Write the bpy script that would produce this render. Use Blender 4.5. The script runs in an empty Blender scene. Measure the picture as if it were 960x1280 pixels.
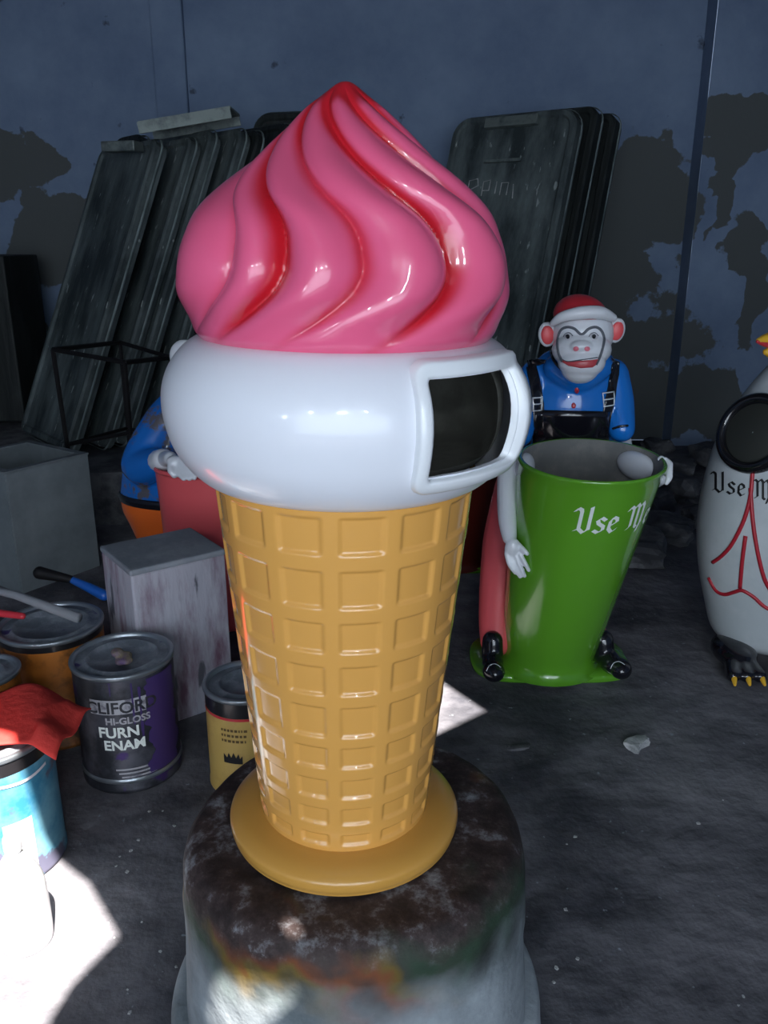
import bpy, bmesh, math, random
from math import sin, cos, pi, atan, tan, radians, exp, sqrt
from mathutils import Vector, Matrix, noise
from mathutils.bvhtree import BVHTree
random.seed(7)
C = bpy.context.scene.collection
SC = bpy.context.scene

# ------------------------------------------------------------------ camera
H = 1.35; PITCH = radians(18.0); F = 1050.0
cam = bpy.data.cameras.new('camera'); camo = bpy.data.objects.new('camera', cam); C.objects.link(camo)
camo.location = (0, 0, H); camo.rotation_euler = (pi/2-PITCH, 0, 0)
cam.sensor_fit = 'VERTICAL'; cam.sensor_height = 32.0; cam.lens = F*32.0/1280.0; cam.clip_start = .02
SC.camera = camo
EYE = Vector((0, 0, H))
def ray(px, py):
    u = (px-480)/F; v = (640-py)/F
    return Vector((u, cos(PITCH)+v*sin(PITCH), -sin(PITCH)+v*cos(PITCH)))
def atY(px, py, Y): d = ray(px, py); return EYE+d*(Y/d.y)
def atZ(px, py, z=0.0): d = ray(px, py); return EYE+d*((z-H)/d.z)

# ------------------------------------------------------------------ light
SC.view_settings.view_transform = 'Standard'; SC.view_settings.look = 'None'
SC.view_settings.gamma = 1; SC.view_settings.exposure = -0.17
W = bpy.data.worlds.new('world'); SC.world = W; W.use_nodes = True
bg = W.node_tree.nodes['Background']; bg.inputs[0].default_value = (.55, .72, 1, 1); bg.inputs[1].default_value = .9
SUN = Vector((-.20, .60, -1.0)).normalized()
sl = bpy.data.lights.new('sun', 'SUN'); sl.energy = 32; sl.angle = radians(.4); sl.color = (1, .93, .86)
so = bpy.data.objects.new('sun', sl); C.objects.link(so); so.rotation_euler = SUN.to_track_quat('-Z', 'Y').to_euler(); so.location = (0, -2, 6)
def area(name, loc, target, sx, sy, power, col=(.8, .9, 1)):
    l = bpy.data.lights.new(name, 'AREA'); l.shape = 'RECTANGLE'; l.size = sx; l.size_y = sy; l.energy = power; l.color = col
    o = bpy.data.objects.new(name, l); C.objects.link(o); o.location = loc
    o.rotation_euler = (Vector(target)-Vector(loc)).to_track_quat('-Z', 'Y').to_euler()
YF = -3.0                                                        # the wall behind the camera
# daylight in the openings of the wall behind the camera: (x0, x1, z0, z1, power)
OPEN = [(-2.1, 2.2, .35, 2.15, 112, 'doorway'), (-1.42, -1.27, 2.45, 2.62, 22, 'vent'), (-.14, .16, 2.45, 2.62, 30, 'vent'), (.98, 1.13, 2.55, 2.75, 20, 'vent'), (-2.75, -2.6, 1.8, 2.1, 12, 'vent')]
for x0, x1, z0, z1, p, n in OPEN:
    area('daylight_'+n, ((x0+x1)/2, YF-.02, (z0+z1)/2), ((x0+x1)/2*.3, 3, .8), x1-x0, z1-z0, p)

# ------------------------------------------------------------------ materials
def M(name, col, rough=.5, metal=0., coat=0., bump=0., bscale=20., col2=None, vscale=5., thr=(.45, .6), stretch=(1, 1, 1), spec=.5, specks=None):
    m = bpy.data.materials.new(name); m.use_nodes = True; nt = m.node_tree; N = nt.nodes; L = nt.links
    b = N['Principled BSDF']; b.inputs['Base Color'].default_value = (*col, 1); b.inputs['Roughness'].default_value = rough
    b.inputs['Metallic'].default_value = metal; b.inputs['Coat Weight'].default_value = coat; b.inputs['Coat Roughness'].default_value = .06
    b.inputs['Specular IOR Level'].default_value = spec
    tc = N.new('ShaderNodeTexCoord'); mp = N.new('ShaderNodeMapping'); mp.inputs['Scale'].default_value = stretch
    L.new(tc.outputs['Object'], mp.inputs['Vector'])
    out = None
    if col2:
        nz = N.new('ShaderNodeTexNoise'); nz.inputs['Scale'].default_value = vscale; nz.inputs['Detail'].default_value = 8; nz.inputs['Roughness'].default_value = .65
        L.new(mp.outputs[0], nz.inputs['Vector'])
        rp = N.new('ShaderNodeValToRGB'); rp.color_ramp.elements[0].position = thr[0]; rp.color_ramp.elements[1].position = thr[1]
        rp.color_ramp.elements[0].color = (*col, 1); rp.color_ramp.elements[1].color = (*col2, 1)
        L.new(nz.outputs['Fac'], rp.inputs[0]); out = rp.outputs[0]
    if specks:
        sc_, th, c3 = specks
        nz = N.new('ShaderNodeTexNoise'); nz.inputs['Scale'].default_value = sc_; nz.inputs['Detail'].default_value = 5
        L.new(mp.outputs[0], nz.inputs['Vector'])
        mr = N.new('ShaderNodeMapRange'); mr.inputs[1].default_value = th; mr.inputs[2].default_value = th+.05
        L.new(nz.outputs['Fac'], mr.inputs[0])
        mx = N.new('ShaderNodeMix'); mx.data_type = 'RGBA'; L.new(mr.outputs[0], mx.inputs[0])
        if out: L.new(out, mx.inputs[6])
        else: mx.inputs[6].default_value = (*col, 1)
        mx.inputs[7].default_value = (*c3, 1); out = mx.outputs[2]
    if out: L.new(out, b.inputs['Base Color'])
    if bump:
        nz = N.new('ShaderNodeTexNoise'); nz.inputs['Scale'].default_value = bscale; nz.inputs['Detail'].default_value = 7
        L.new(mp.outputs[0], nz.inputs['Vector'])
        bp = N.new('ShaderNodeBump'); bp.inputs['Strength'].default_value = bump; bp.inputs['Distance'].default_value = .02
        L.new(nz.outputs['Fac'], bp.inputs['Height']); L.new(bp.outputs[0], b.inputs['Normal'])
    return m
def attr_mix(m, attr, col2, noise_amt=0., noise_scale=6., lo=.4, hi=.6):
    """mix the material's present base colour with col2 by a vertex attribute (a painted stripe, a peeled patch)"""
    nt = m.node_tree; N = nt.nodes; L = nt.links; b = N['Principled BSDF']
    a = N.new('ShaderNodeAttribute'); a.attribute_name = attr; f = a.outputs['Fac']
    if noise_amt:
        tc = N.new('ShaderNodeTexCoord'); nz = N.new('ShaderNodeTexNoise'); nz.inputs['Scale'].default_value = noise_scale; nz.inputs['Detail'].default_value = 9; nz.inputs['Roughness'].default_value = .62
        L.new(tc.outputs['Object'], nz.inputs['Vector'])
        s = N.new('ShaderNodeMath'); s.operation = 'MULTIPLY_ADD'; s.inputs[1].default_value = noise_amt; L.new(nz.outputs['Fac'], s.inputs[0]); 
        o = N.new('ShaderNodeMath'); o.operation = 'SUBTRACT'; L.new(f, o.inputs[0]); o.inputs[1].default_value = noise_amt*.5; L.new(o.outputs[0], s.inputs[2]); f = s.outputs[0]
    mr = N.new('ShaderNodeMapRange'); mr.interpolation_type = 'SMOOTHSTEP'; mr.inputs[1].default_value = lo; mr.inputs[2].default_value = hi; L.new(f, mr.inputs[0])
    mx = N.new('ShaderNodeMix'); mx.data_type = 'RGBA'; L.new(mr.outputs[0], mx.inputs[0])
    bc = b.inputs['Base Color']
    if bc.is_linked: L.new(bc.links[0].from_socket, mx.inputs[6])
    else: mx.inputs[6].default_value = bc.default_value[:]
    mx.inputs[7].default_value = (*col2, 1); L.new(mx.outputs[2], bc)
    return mr

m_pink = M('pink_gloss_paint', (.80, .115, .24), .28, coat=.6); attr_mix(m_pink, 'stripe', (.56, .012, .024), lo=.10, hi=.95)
m_white = M('white_gloss_paint', (.78, .80, .86), .28, coat=.35, bump=.06, bscale=9)
m_whitetrim = M('white_trim_paint', (.80, .83, .86), .3, coat=.4)
m_waffle = M('ochre_gloss_paint', (.74, .37, .085), .26, coat=.7)
m_ochre = M('ochre_base_paint', (.62, .32, .065), .3, coat=.5)
m_liner = M('grey_brown_liner', (.10, .10, .085), .7, col2=(.15, .15, .13), vscale=9)
m_green = M('green_gloss_paint', (.115, .35, .022), .2, coat=.8, bump=.03, bscale=5)
m_grin = M('bin_inside_grey', (.16, .16, .155), .7, col2=(.24, .23, .21), vscale=7)
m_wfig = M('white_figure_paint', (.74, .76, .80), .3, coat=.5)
m_blue = M('blue_gloss_paint', (.008, .17, .60), .25, coat=.6)
m_black = M('black_gloss_paint', (.008, .008, .012), .18, coat=.6)
m_red = M('red_cap_paint', (.56, .03, .045), .4, coat=.3)
m_trouser = M('coral_red_paint', (.80, .11, .12), .35, coat=.4)
m_earred = M('ear_pink_red_paint', (.78, .09, .10), .4)
m_pinklip = M('pink_nostril_paint', (.85, .22, .28), .45)
m_lip = M('lip_red_paint', (.5, .06, .07), .35)
m_outline = M('grey_face_outline', (.10, .11, .13), .5)
m_buckle = M('silver_white_paint', (.72, .74, .76), .35)
m_orange = M('orange_gloss_paint', (.85, .15, .02), .25, coat=.6)
m_darkred = M('dark_red_brown_paint', (.10, .012, .006), .35)
m_mouthshade = M('olive_mouth_shade', (.022, .024, .020), .6)
m_yellow = M('yellow_beak_paint', (.75, .42, .03), .4)
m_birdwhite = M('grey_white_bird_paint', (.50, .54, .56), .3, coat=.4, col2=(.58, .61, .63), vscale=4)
m_redline = M('red_line_paint', (.42, .015, .03), .4)
m_ring = M('black_rubber_ring', (.006, .006, .008), .15, coat=.6)
m_coat = M('blue_patched_paint', (.008, .13, .48), .25, coat=.5, col2=(.10, .09, .10), vscale=8, thr=(.55, .60))
m_panel = M('weathered_mould_surface', (.030, .040, .043), .62, bump=.5, bscale=9, col2=(.17, .205, .205), vscale=3.2, thr=(.42, .74), stretch=(1.6, 1, .5), specks=(22, .66, (.30, .34, .33)), spec=.3)
m_panel2 = M('dark_mould_surface', (.013, .016, .016), .6, bump=.4, bscale=10, col2=(.05, .06, .06), vscale=5, thr=(.5, .8), stretch=(2, 1, .35), spec=.3)
m_paneledge = M('pale_mould_edge', (.09, .115, .115), .6, bump=.5, bscale=14, col2=(.26, .31, .31), vscale=7, thr=(.45, .7), stretch=(1, 1, .4), spec=.3)  # edge colour, paler than the mould faces
m_strip = M('pale_bracket_metal', (.17, .20, .19), .5, metal=.3, bump=.2, col2=(.08, .10, .10), vscale=10)
m_iron = M('dark_iron_angle', (.012, .011, .012), .6, metal=.5, bump=.2)
m_sheet = M('grey_sheet_metal', (.16, .185, .20), .55, metal=.15, bump=.15, bscale=5, col2=(.24, .27, .285), vscale=4, thr=(.4, .7))
m_boxtop = M('dusty_grey_plaster', (.20, .22, .25), .75, bump=.3, bscale=14, col2=(.29, .31, .34), vscale=5)
m_boxside = M('drip_stained_plaster', (.42, .41, .46), .75, bump=.25, bscale=12, col2=(.17, .09, .13), vscale=4.5, thr=(.46, .68), stretch=(3, 3, .7), specks=(6, .62, (.10, .10, .12)))
m_rust = M('concrete_drum_skin', (.12, .145, .16), .72, bump=.6, bscale=12, col2=(.34, .38, .41), vscale=4, thr=(.35, .65))
m_floor = M('dirty_concrete_floor', (.055, .056, .068), .85, bump=1.0, bscale=9, col2=(.25, .242, .262), vscale=1.7, thr=(.40, .68), spec=.25, specks=(48, .68, (.26, .29, .32)))
m_stone = M('rubble_stone', (.06, .062, .07), .85, bump=.6, bscale=10, col2=(.17, .17, .18), vscale=5)
m_chip = M('pale_chip', (.32, .33, .33), .8, bump=.4, col2=(.5, .5, .5), vscale=20)
m_tin = M('grey_painted_tin', (.035, .037, .045), .4, metal=.4, bump=.15, col2=(.09, .09, .11), vscale=10, specks=(14, .62, (.06, .03, .14)))
m_tinlid = M('smeared_tin_lid', (.15, .17, .20), .45, metal=.2, bump=.5, bscale=12, col2=(.32, .35, .39), vscale=9, specks=(9, .60, (.05, .03, .15)))
m_tingold = M('ochre_tin_label', (.55, .36, .10), .45, col2=(.45, .28, .08), vscale=8, bump=.05)
m_tinblue = M('cyan_tin_label', (.03, .18, .30), .4, col2=(.16, .36, .46), vscale=7, thr=(.4, .6), specks=(11, .58, (.10, .10, .15)))
m_tinor = M('orange_tin_label', (.5, .16, .02), .5, col2=(.06, .03, .01), vscale=6)
m_steel = M('bright_tin_rim', (.30, .33, .36), .3, metal=.7, bump=.1)
m_darkrim = M('dark_tin_band', (.015, .014, .016), .3, coat=.3)
m_letter = M('faded_white_lettering', (.42, .41, .44), .6, col2=(.12, .11, .14), vscale=34, thr=(.5, .66))
m_letterd = M('black_lettering', (.01, .01, .012), .5)
m_letterb = M('brown_small_lettering', (.12, .07, .02), .6)
m_letterw = M('white_lettering', (.80, .84, .80), .4)
m_purple = M('purple_paint_patch', (.055, .03, .13), .45)
m_palelabel = M('pale_label_patch', (.62, .62, .66), .5)
m_rag = M('red_cloth', (.68, .06, .05), .9, bump=.25, bscale=40, spec=.1)
m_bottle = M('clear_white_plastic', (.75, .76, .78), .25)
m_bottle.node_tree.nodes['Principled BSDF'].inputs['Transmission Weight'].default_value = .35
m_stick = M('grey_wood_stick', (.20, .21, .23), .7, bump=.2)
m_bluetool = M('blue_handle_plastic', (.01, .09, .38), .35)
m_gunk = M('dried_paint_crust', (.20, .16, .10), .6, bump=.6, bscale=30, col2=(.12, .07, .16), vscale=20)
m_ceil = M('corrugated_roof', (.10, .10, .11), .8)

# walls: blue limewash with peeled patches
def wall_mat(name):
    m = M(name, (.125, .175, .275), .8, bump=.35, bscale=7, col2=(.22, .29, .41), vscale=1.9, thr=(.3, .75), spec=.25, specks=(8, .70, (.07, .09, .13)))
    attr_mix(m, 'peel', (.095, .104, .106), 1.1, 4.0, .47, .53)
    return m
m_wall = wall_mat('blue_limewash_wall')

# drum: charred top, coloured drips at the rim, pale plaster below
def drum_nodes(m):
    nt = m.node_tree; N = nt.nodes; L = nt.links; b = N['Principled BSDF']; base = b.inputs['Base Color'].links[0].from_socket
    tc = N.new('ShaderNodeTexCoord'); sp = N.new('ShaderNodeSeparateXYZ'); L.new(tc.outputs['Object'], sp.inputs[0])
    nz = N.new('ShaderNodeTexNoise'); nz.inputs['Scale'].default_value = 7; nz.inputs['Detail'].default_value = 8; L.new(tc.outputs['Object'], nz.inputs['Vector'])
    ad = N.new('ShaderNodeMath'); ad.operation = 'MULTIPLY_ADD'; L.new(nz.outputs['Fac'], ad.inputs[0]); ad.inputs[1].default_value = .16; L.new(sp.outputs[2], ad.inputs[2])
    nz2 = N.new('ShaderNodeTexNoise'); nz2.inputs['Scale'].default_value = 4.5; nz2.inputs['Detail'].default_value = 4; L.new(tc.outputs['Object'], nz2.inputs['Vector'])
    smear = N.new('ShaderNodeValToRGB'); e = smear.color_ramp.elements
    e[0].position = .34; e[0].color = (.02, .025, .02, 1); e[1].position = .72; e[1].color = (.03, .04, .03, 1)
    for p, c in ((.42, (.02, .045, .025)), (.48, (.035, .04, .03)), (.54, (.13, .085, .015)), (.58, (.17, .05, .015)), (.63, (.05, .03, .025))):
        k = e.new(p); k.color = (*c, 1)
    L.new(nz2.outputs['Fac'], smear.inputs[0])
    nz3 = N.new('ShaderNodeTexNoise'); nz3.inputs['Scale'].default_value = 16; nz3.inputs['Detail'].default_value = 10; nz3.inputs['Roughness'].default_value = .75; L.new(tc.outputs['Object'], nz3.inputs['Vector'])
    top = N.new('ShaderNodeValToRGB'); e = top.color_ramp.elements
    e[0].position = .42; e[0].color = (.018, .010, .009, 1); e[1].position = .75; e[1].color = (.42, .45, .47, 1)
    k = e.new(.53); k.color = (.05, .032, .03, 1); k = e.new(.60); k.color = (.15, .145, .155, 1)
    L.new(nz3.outputs['Fac'], top.inputs[0])
    def mr(lo, hi):
        r = N.new('ShaderNodeMapRange'); r.inputs[1].default_value = lo; r.inputs[2].default_value = hi; L.new(ad.outputs[0], r.inputs[0]); return r.outputs[0]
    mx = N.new('ShaderNodeMix'); mx.data_type = 'RGBA'; L.new(mr(.335, .43), mx.inputs[0]); L.new(base, mx.inputs[6]); L.new(smear.outputs[0], mx.inputs[7])
    mx2 = N.new('ShaderNodeMix'); mx2.data_type = 'RGBA'; L.new(mr(.445, .475), mx2.inputs[0]); L.new(mx.outputs[2], mx2.inputs[6]); L.new(top.outputs[0], mx2.inputs[7])
    L.new(mx2.outputs[2], b.inputs['Base Color'])
drum_nodes(m_rust)

# ------------------------------------------------------------------ helpers
def mesh_obj(name, verts, faces, mat, parent=None, smooth=True, loc=None):
    me = bpy.data.meshes.new(name); me.from_pydata([tuple(v) for v in verts], [], faces); me.update()
    o = bpy.data.objects.new(name, me); C.objects.link(o)
    if mat: me.materials.append(mat)
    if smooth: me.polygons.foreach_set('use_smooth', [True]*len(me.polygons))
    if parent: o.parent = parent
    if loc: o.location = loc
    return o
def thing(name, label, cat, loc=(0, 0, 0), group=None):
    o = bpy.data.objects.new(name, None); C.objects.link(o); o.location = loc; o.empty_display_size = .1
    o['label'] = label; o['category'] = cat
    if group: o['group'] = group
    return o
def tag(o, label, cat, group=None):
    o['label'] = label; o['category'] = cat
    if group: o['group'] = group
    return o
def struct(o): o['kind'] = 'structure'; return o
class G:
    """vertex / face collector"""
    def __init__(s): s.v = []; s.f = []
    def add(s, v, f): n = len(s.v); s.v += [Vector(p) for p in v]; s.f += [tuple(i+n for i in q) for q in f]
    def grid(s, rows, wrap=True, cap=False):
        n = len(rows[0]); b = len(s.v)
        for r in rows: s.v += [Vector(p) for p in r]
        for i in range(len(rows)-1):
            for j in range(n if wrap else n-1):
                k = (j+1) % n; s.f.append((b+i*n+j, b+i*n+k, b+(i+1)*n+k, b+(i+1)*n+j))
        if cap:
            s.f.append(tuple(b+j for j in reversed(range(n)))); m = b+(len(rows)-1)*n; s.f.append(tuple(m+j for j in range(n)))
    def lathe(s, prof, seg=64, c=(0, 0), sx=1, sy=1, cap=False):
        s.grid([[(c[0]+r*cos(2*pi*j/seg)*sx, c[1]+r*sin(2*pi*j/seg)*sy, z) for j in range(seg)] for r, z in prof], True, cap)
    def tube(s, pts, rad, seg=14):
        pts = [Vector(p) for p in pts]
        if not hasattr(rad, '__len__'): rad = [rad]*len(pts)
        rows = []; up = None
        for i, p in enumerate(pts):
            t = (pts[min(i+1, len(pts)-1)]-pts[max(i-1, 0)]).normalized()
            if up is None: up = t.orthogonal().normalized()
            up = (up-t*up.dot(t)).normalized(); w = t.cross(up)
            rows.append([p+(up*cos(2*pi*j/seg)+w*sin(2*pi*j/seg))*rad[i] for j in range(seg)])
        s.grid(rows, True, True)
    def capsule(s, pts, rad, seg=14):
        """tube with rounded ends, path smoothed"""
        pts = [Vector(p) for p in pts]
        if not hasattr(rad, '__len__'): rad = [rad]*len(pts)
        P, R = [], []
        n = len(pts)
        for i in range(n-1):
            p0, p1, p2, p3 = pts[max(i-1, 0)], pts[i], pts[i+1], pts[min(i+2, n-1)]
            for k in range(5):
                t = k/5; P.append(.5*((2*p1)+(p2-p0)*t+(2*p0-5*p1+4*p2-p3)*t*t+(3*p1-p0-3*p2+p3)*t**3)); R.append(rad[i]*(1-t)+rad[i+1]*t)
        P.append(pts[-1]); R.append(rad[-1])
        d0 = (P[0]-P[1]).normalized(); d1 = (P[-1]-P[-2]).normalized()
        a = [(P[0]+d0*R[0]*sin(q), R[0]*cos(q)) for q in (1.45, 1.1, .7, .35)]; b = [(P[-1]+d1*R[-1]*sin(q), R[-1]*cos(q)) for q in (.35, .7, 1.1, 1.45)]
        s.tube([x for x, _ in a]+P+[x for x, _ in b], [x for _, x in a]+R+[x for _, x in b], seg)
    def ball(s, c, r, seg=24, rot=None):
        if not hasattr(r, '__len__'): r = (r, r, r)
        c = Vector(c); rows = []
        for i in range(1, seg//2):
            a = pi*i/(seg//2); rows.append([Vector((sin(a)*cos(2*pi*j/seg)*r[0], sin(a)*sin(2*pi*j/seg)*r[1], -cos(a)*r[2])) for j in range(seg)])
        if rot: rows = [[rot @ p for p in q] for q in rows]
        s.grid([[c+p for p in q] for q in rows], True, True)
    def box(s, c, d, rot=None):
        c = Vector(c); v = [Vector((x*d[0]/2, y*d[1]/2, z*d[2]/2)) for x in (-1, 1) for y in (-1, 1) for z in (-1, 1)]
        if rot: v = [rot @ p for p in v]
        s.add([c+p for p in v], [(0, 1, 3, 2), (4, 6, 7, 5), (0, 4, 5, 1), (2, 3, 7, 6), (0, 2, 6, 4), (1, 5, 7, 3)])
    def make(s, name, mat, parent=None, smooth=True): return mesh_obj(name, s.v, s.f, mat, parent, smooth)
def bake(o, keep_smooth=True):
    """apply the modifiers of o"""
    dg = bpy.context.evaluated_depsgraph_get(); dg.update(); me = bpy.data.meshes.new_from_object(o.evaluated_get(dg)); o.modifiers.clear(); o.data = me
    if keep_smooth: me.polygons.foreach_set('use_smooth', [True]*len(me.polygons))
    return o
def fuse(g, name, mat, parent=None, voxel=.006, it=6):
    o = g.make(name, mat, parent); r = o.modifiers.new('r', 'REMESH'); r.mode = 'VOXEL'; r.voxel_size = voxel
    s = o.modifiers.new('s', 'SMOOTH'); s.iterations = it; s.factor = .5
    return bake(o)
def bevel(o, w=.005, seg=2, ang=35):
    b = o.modifiers.new('b', 'BEVEL'); b.width = w; b.segments = seg; b.limit_method = 'ANGLE'; b.angle_limit = radians(ang); bake(o, False); return o
def solid(o, t, off=1): m = o.modifiers.new('s', 'SOLIDIFY'); m.thickness = t; m.offset = off; return bake(o)
def profile(pts, n):
    """smooth a profile by catmull-rom"""
    out = []
    for i in range(len(pts)-1):
        p0, p1, p2, p3 = [Vector(pts[max(0, min(len(pts)-1, k))]) for k in (i-1, i, i+1, i+2)]
        for k in range(n):
            t = k/n; out.append(tuple(.5*((2*p1)+(p2-p0)*t+(2*p0-5*p1+4*p2-p3)*t*t+(3*p1-p0-3*p2+p3)*t**3)))
    out.append(tuple(pts[-1])); return out
class Deco:
    """puts painted shapes on a surface: photo pixels are cast on to the real mesh of one thing"""
    def __init__(s, objs, origin, parent):
        s.o = Vector(origin); s.p = parent; vs, fs = [], []
        for ob in objs:
            n = len(vs); vs += [v.co.copy() for v in ob.data.vertices]; fs += [[i+n for i in p.vertices] for p in ob.data.polygons]
        s.t = BVHTree.FromPolygons(vs, fs)
    def hit(s, px, py, off=.002):
        h = s.t.ray_cast(EYE-s.o, ray(px, py).normalized())
        if h[0] is None: h = s.t.find_nearest(EYE-s.o+ray(px, py)*2.6)
        n = h[1]
        if n.dot(ray(px, py)) > 0: n = -n
        return h[0]+n*off, n
    def line(s, pts, name, mat, r=.003, sub=6, off=0.):
        P = []
        P = profile(pts, sub) if len(pts) > 2 else [(pts[0][0]+(pts[1][0]-pts[0][0])*k/sub, pts[0][1]+(pts[1][1]-pts[0][1])*k/sub) for k in range(sub+1)]
        g = G(); g.tube([s.hit(x, y, off)[0] for x, y in P], r, 8); return g.make(name, mat, s.p)
    def spot(s, cx, cy, rx, ry, name, mat, off=.002, rot=0.):
        v = [s.hit(cx, cy, off*1.6)[0]]; f = []; n = 20
        for k in (1, 2, 3):
            for j in range(n):
                a = 2*pi*j/n; x = rx*cos(a)*k/3; y = ry*sin(a)*k/3
                v.append(s.hit(cx+x*cos(rot)-y*sin(rot), cy+x*sin(rot)+y*cos(rot), off*(1.6 if k < 3 else -.6))[0])
        for j in range(n): f.append((0, 1+j, 1+(j+1) % n))
        for k in range(2):
            for j in range(n): a = 1+k*n; f.append((a+j, a+n+j, a+n+(j+1) % n, a+(j+1) % n))
        return mesh_obj(name, v, f, mat, s.p)
    def patch(s, L, R, name, mat, thick=.004, n=10, m=6, off=.001):
        """strip between two pixel polylines"""
        def res(P):
            out = []; 
            for k in range(n+1):
                t = k/n*(len(P)-1); i = min(int(t), len(P)-2); t -= i; out.append((P[i][0]*(1-t)+P[i+1][0]*t, P[i][1]*(1-t)+P[i+1][1]*t))
            return out
        A, B = res(L), res(R); top, bot = [], []
        for a, b in zip(A, B):
            for k in range(m+1):
                x = a[0]+(b[0]-a[0])*k/m; y = a[1]+(b[1]-a[1])*k/m; p, nn = s.hit(x, y, off); top.append(p+nn*thick); bot.append(p-nn*.002)
        c = m+1; N = len(top); f = []
        for i in range(n):
            for k in range(m):
                q = (i*c+k, i*c+k+1, (i+1)*c+k+1, (i+1)*c+k); f += [q, tuple(N+w for w in reversed(q))]
        ring = [k for k in range(m)]+[i*c+m for i in range(n)]+[n*c+k for k in range(m, 0, -1)]+[i*c for i in range(n, 0, -1)]
        for i, a in enumerate(ring): b = ring[(i+1) % len(ring)]; f.append((b, a, N+a, N+b))
        return mesh_obj(name, top+bot, f, mat, s.p)

# black-letter writing: a broad pen nib swept along strokes
GLY = {
 'U': (.62, [[(-.10, .80), (.0, .93), (.10, .88), (.12, .8), (.12, .16), (-.02, .05)], [(.12, .14), (.28, .0), (.40, .12), (.43, .2)], [(.43, 1.0), (.43, .12)]]),
 's': (.42, [[(.34, .50), (.20, .60), (.08, .50), (.12, .38), (.30, .26), (.30, .12), (.14, .02), (.0, .10)]]),
 'e': (.44, [[(.12, .28), (.34, .42), (.32, .54), (.20, .60), (.10, .46), (.08, .16), (.20, .02), (.36, .14)]]),
 'M': (.86, [[(-.08, .78), (.04, .92), (.14, .84), (.14, .14), (.0, .02)], [(.14, .78), (.30, .98), (.38, .88), (.38, .10), (.46, .04)], [(.38, .78), (.56, 1.0), (.64, .86), (.64, .18), (.52, -.14)]]),
 ' ': (.42, [])}
def blackletter(text, wrap, name, mat, parent, nibw=.115, ang=38):
    nx, ny = cos(radians(ang))*nibw/2, sin(radians(ang))*nibw/2; g = G(); x0 = 0
    for ch in text:
        w, st = GLY[ch]
        for s in st:
            for (a, b) in zip(s[:-1], s[1:]):
                for k in range(3):
                    p = (a[0]+(b[0]-a[0])*k/3+x0, a[1]+(b[1]-a[1])*k/3); q = (a[0]+(b[0]-a[0])*(k+1)/3+x0, a[1]+(b[1]-a[1])*(k+1)/3)
                    dx, dy = q[0]-p[0], q[1]-p[1]; l = max(1e-6, sqrt(dx*dx+dy*dy)); tx, ty = -dy/l*.014, dx/l*.014
                    ex, ey = dx/l*.012, dy/l*.012; sg = 1 if (nx*ty-ny*tx) > 0 else 1
                    sx = 1 if (nx*tx+ny*ty) >= 0 else -1
                    c = [(p[0]-nx-tx*sx-ex, p[1]-ny-ty*sx-ey), (p[0]+nx+tx*sx-ex, p[1]+ny+ty*sx-ey), (q[0]+nx+tx*sx+ex, q[1]+ny+ty*sx+ey), (q[0]-nx-tx*sx+ex, q[1]-ny-ty*sx+ey)]
                    g.add([wrap(u, v) for u, v in c], [(0, 1, 2, 3)])
        x0 += w
    return g.make(name, mat, parent, False)
def font_wrap(text, size, wrap, name, mat, parent, bold=0.):
    cu = bpy.data.curves.new('t', 'FONT'); cu.body = text; cu.size = size; cu.align_x = 'CENTER'; cu.offset = bold; cu.resolution_u = 3
    to = bpy.data.objects.new('t', cu); C.objects.link(to); dg = bpy.context.evaluated_depsgraph_get(); dg.update()
    me = bpy.data.meshes.new_from_object(to.evaluated_get(dg)); bpy.data.objects.remove(to)
    bm = bmesh.new(); bm.from_mesh(me); bmesh.ops.subdivide_edges(bm, edges=[e for e in bm.edges if e.calc_length() > size*.25], cuts=2, use_grid_fill=False); bmesh.ops.triangulate(bm, faces=bm.faces)
    for v in bm.verts: v.co = wrap(v.co.x, v.co.y)
    me2 = bpy.data.meshes.new(name); bm.to_mesh(me2); bm.free(); me2.materials.append(mat)
    o = bpy.data.objects.new(name, me2); C.objects.link(o); o.parent = parent; return o
def cyl_wrap(cx, cy, r, ang, z0, off=.0012, rf=None):
    def w(u, v):
        rr = rf(z0+v) if rf else r
        a = ang+u/rr; return Vector((cx+(rr+off)*sin(a), cy-(rr+off)*cos(a), z0+v))
    return w
def copy_tree(o, parent=None):
    c = o.copy(); C.objects.link(c); c.parent = parent
    for ch in list(o.children): copy_tree(ch, c)
    return c

# ------------------------------------------------------------------ the setting
YW = 5.8; XL, XR, ZC = -3.0, 3.2, 3.3
floor = struct(mesh_obj('floor', [(XL, YF, 0), (XR, YF, 0), (XR, YW, 0), (XL, YW, 0)], [(0, 1, 2, 3)], m_floor, smooth=False))
def field(px, py, blobs):
    s = 0
    for cx, cy, rx, ry in blobs:
        d = ((px-cx)/rx)**2+((py-cy)/ry)**2; s = max(s, 1/(1+d*d))
    return s
def warp(px, py):
    a = noise.noise(Vector((px*.018, py*.018, 2)))*34+noise.noise(Vector((px*.05, py*.05, 5)))*14; b = noise.noise(Vector((px*.018, py*.018, 7)))*34+noise.noise(Vector((px*.05, py*.05, 9)))*14
    return px+a, py+b
BL = [(812, 245, 66, 80), (770, 300, 50, 90), (800, 515, 60, 48), (12, 205, 75, 42), (905, 165, 26, 38), (952, 150, 22, 34), (938, 350, 17, 80), (880, 500, 50, 55), (60, 300, 60, 60), (500, 430, 380, 120), (905, 250, 14, 60)]
def project(p):
    d = p-EYE; z = d.y*cos(PITCH)-d.z*sin(PITCH); y = d.y*sin(PITCH)+d.z*cos(PITCH); return 480+F*d.x/z, 640-F*y/z
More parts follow.
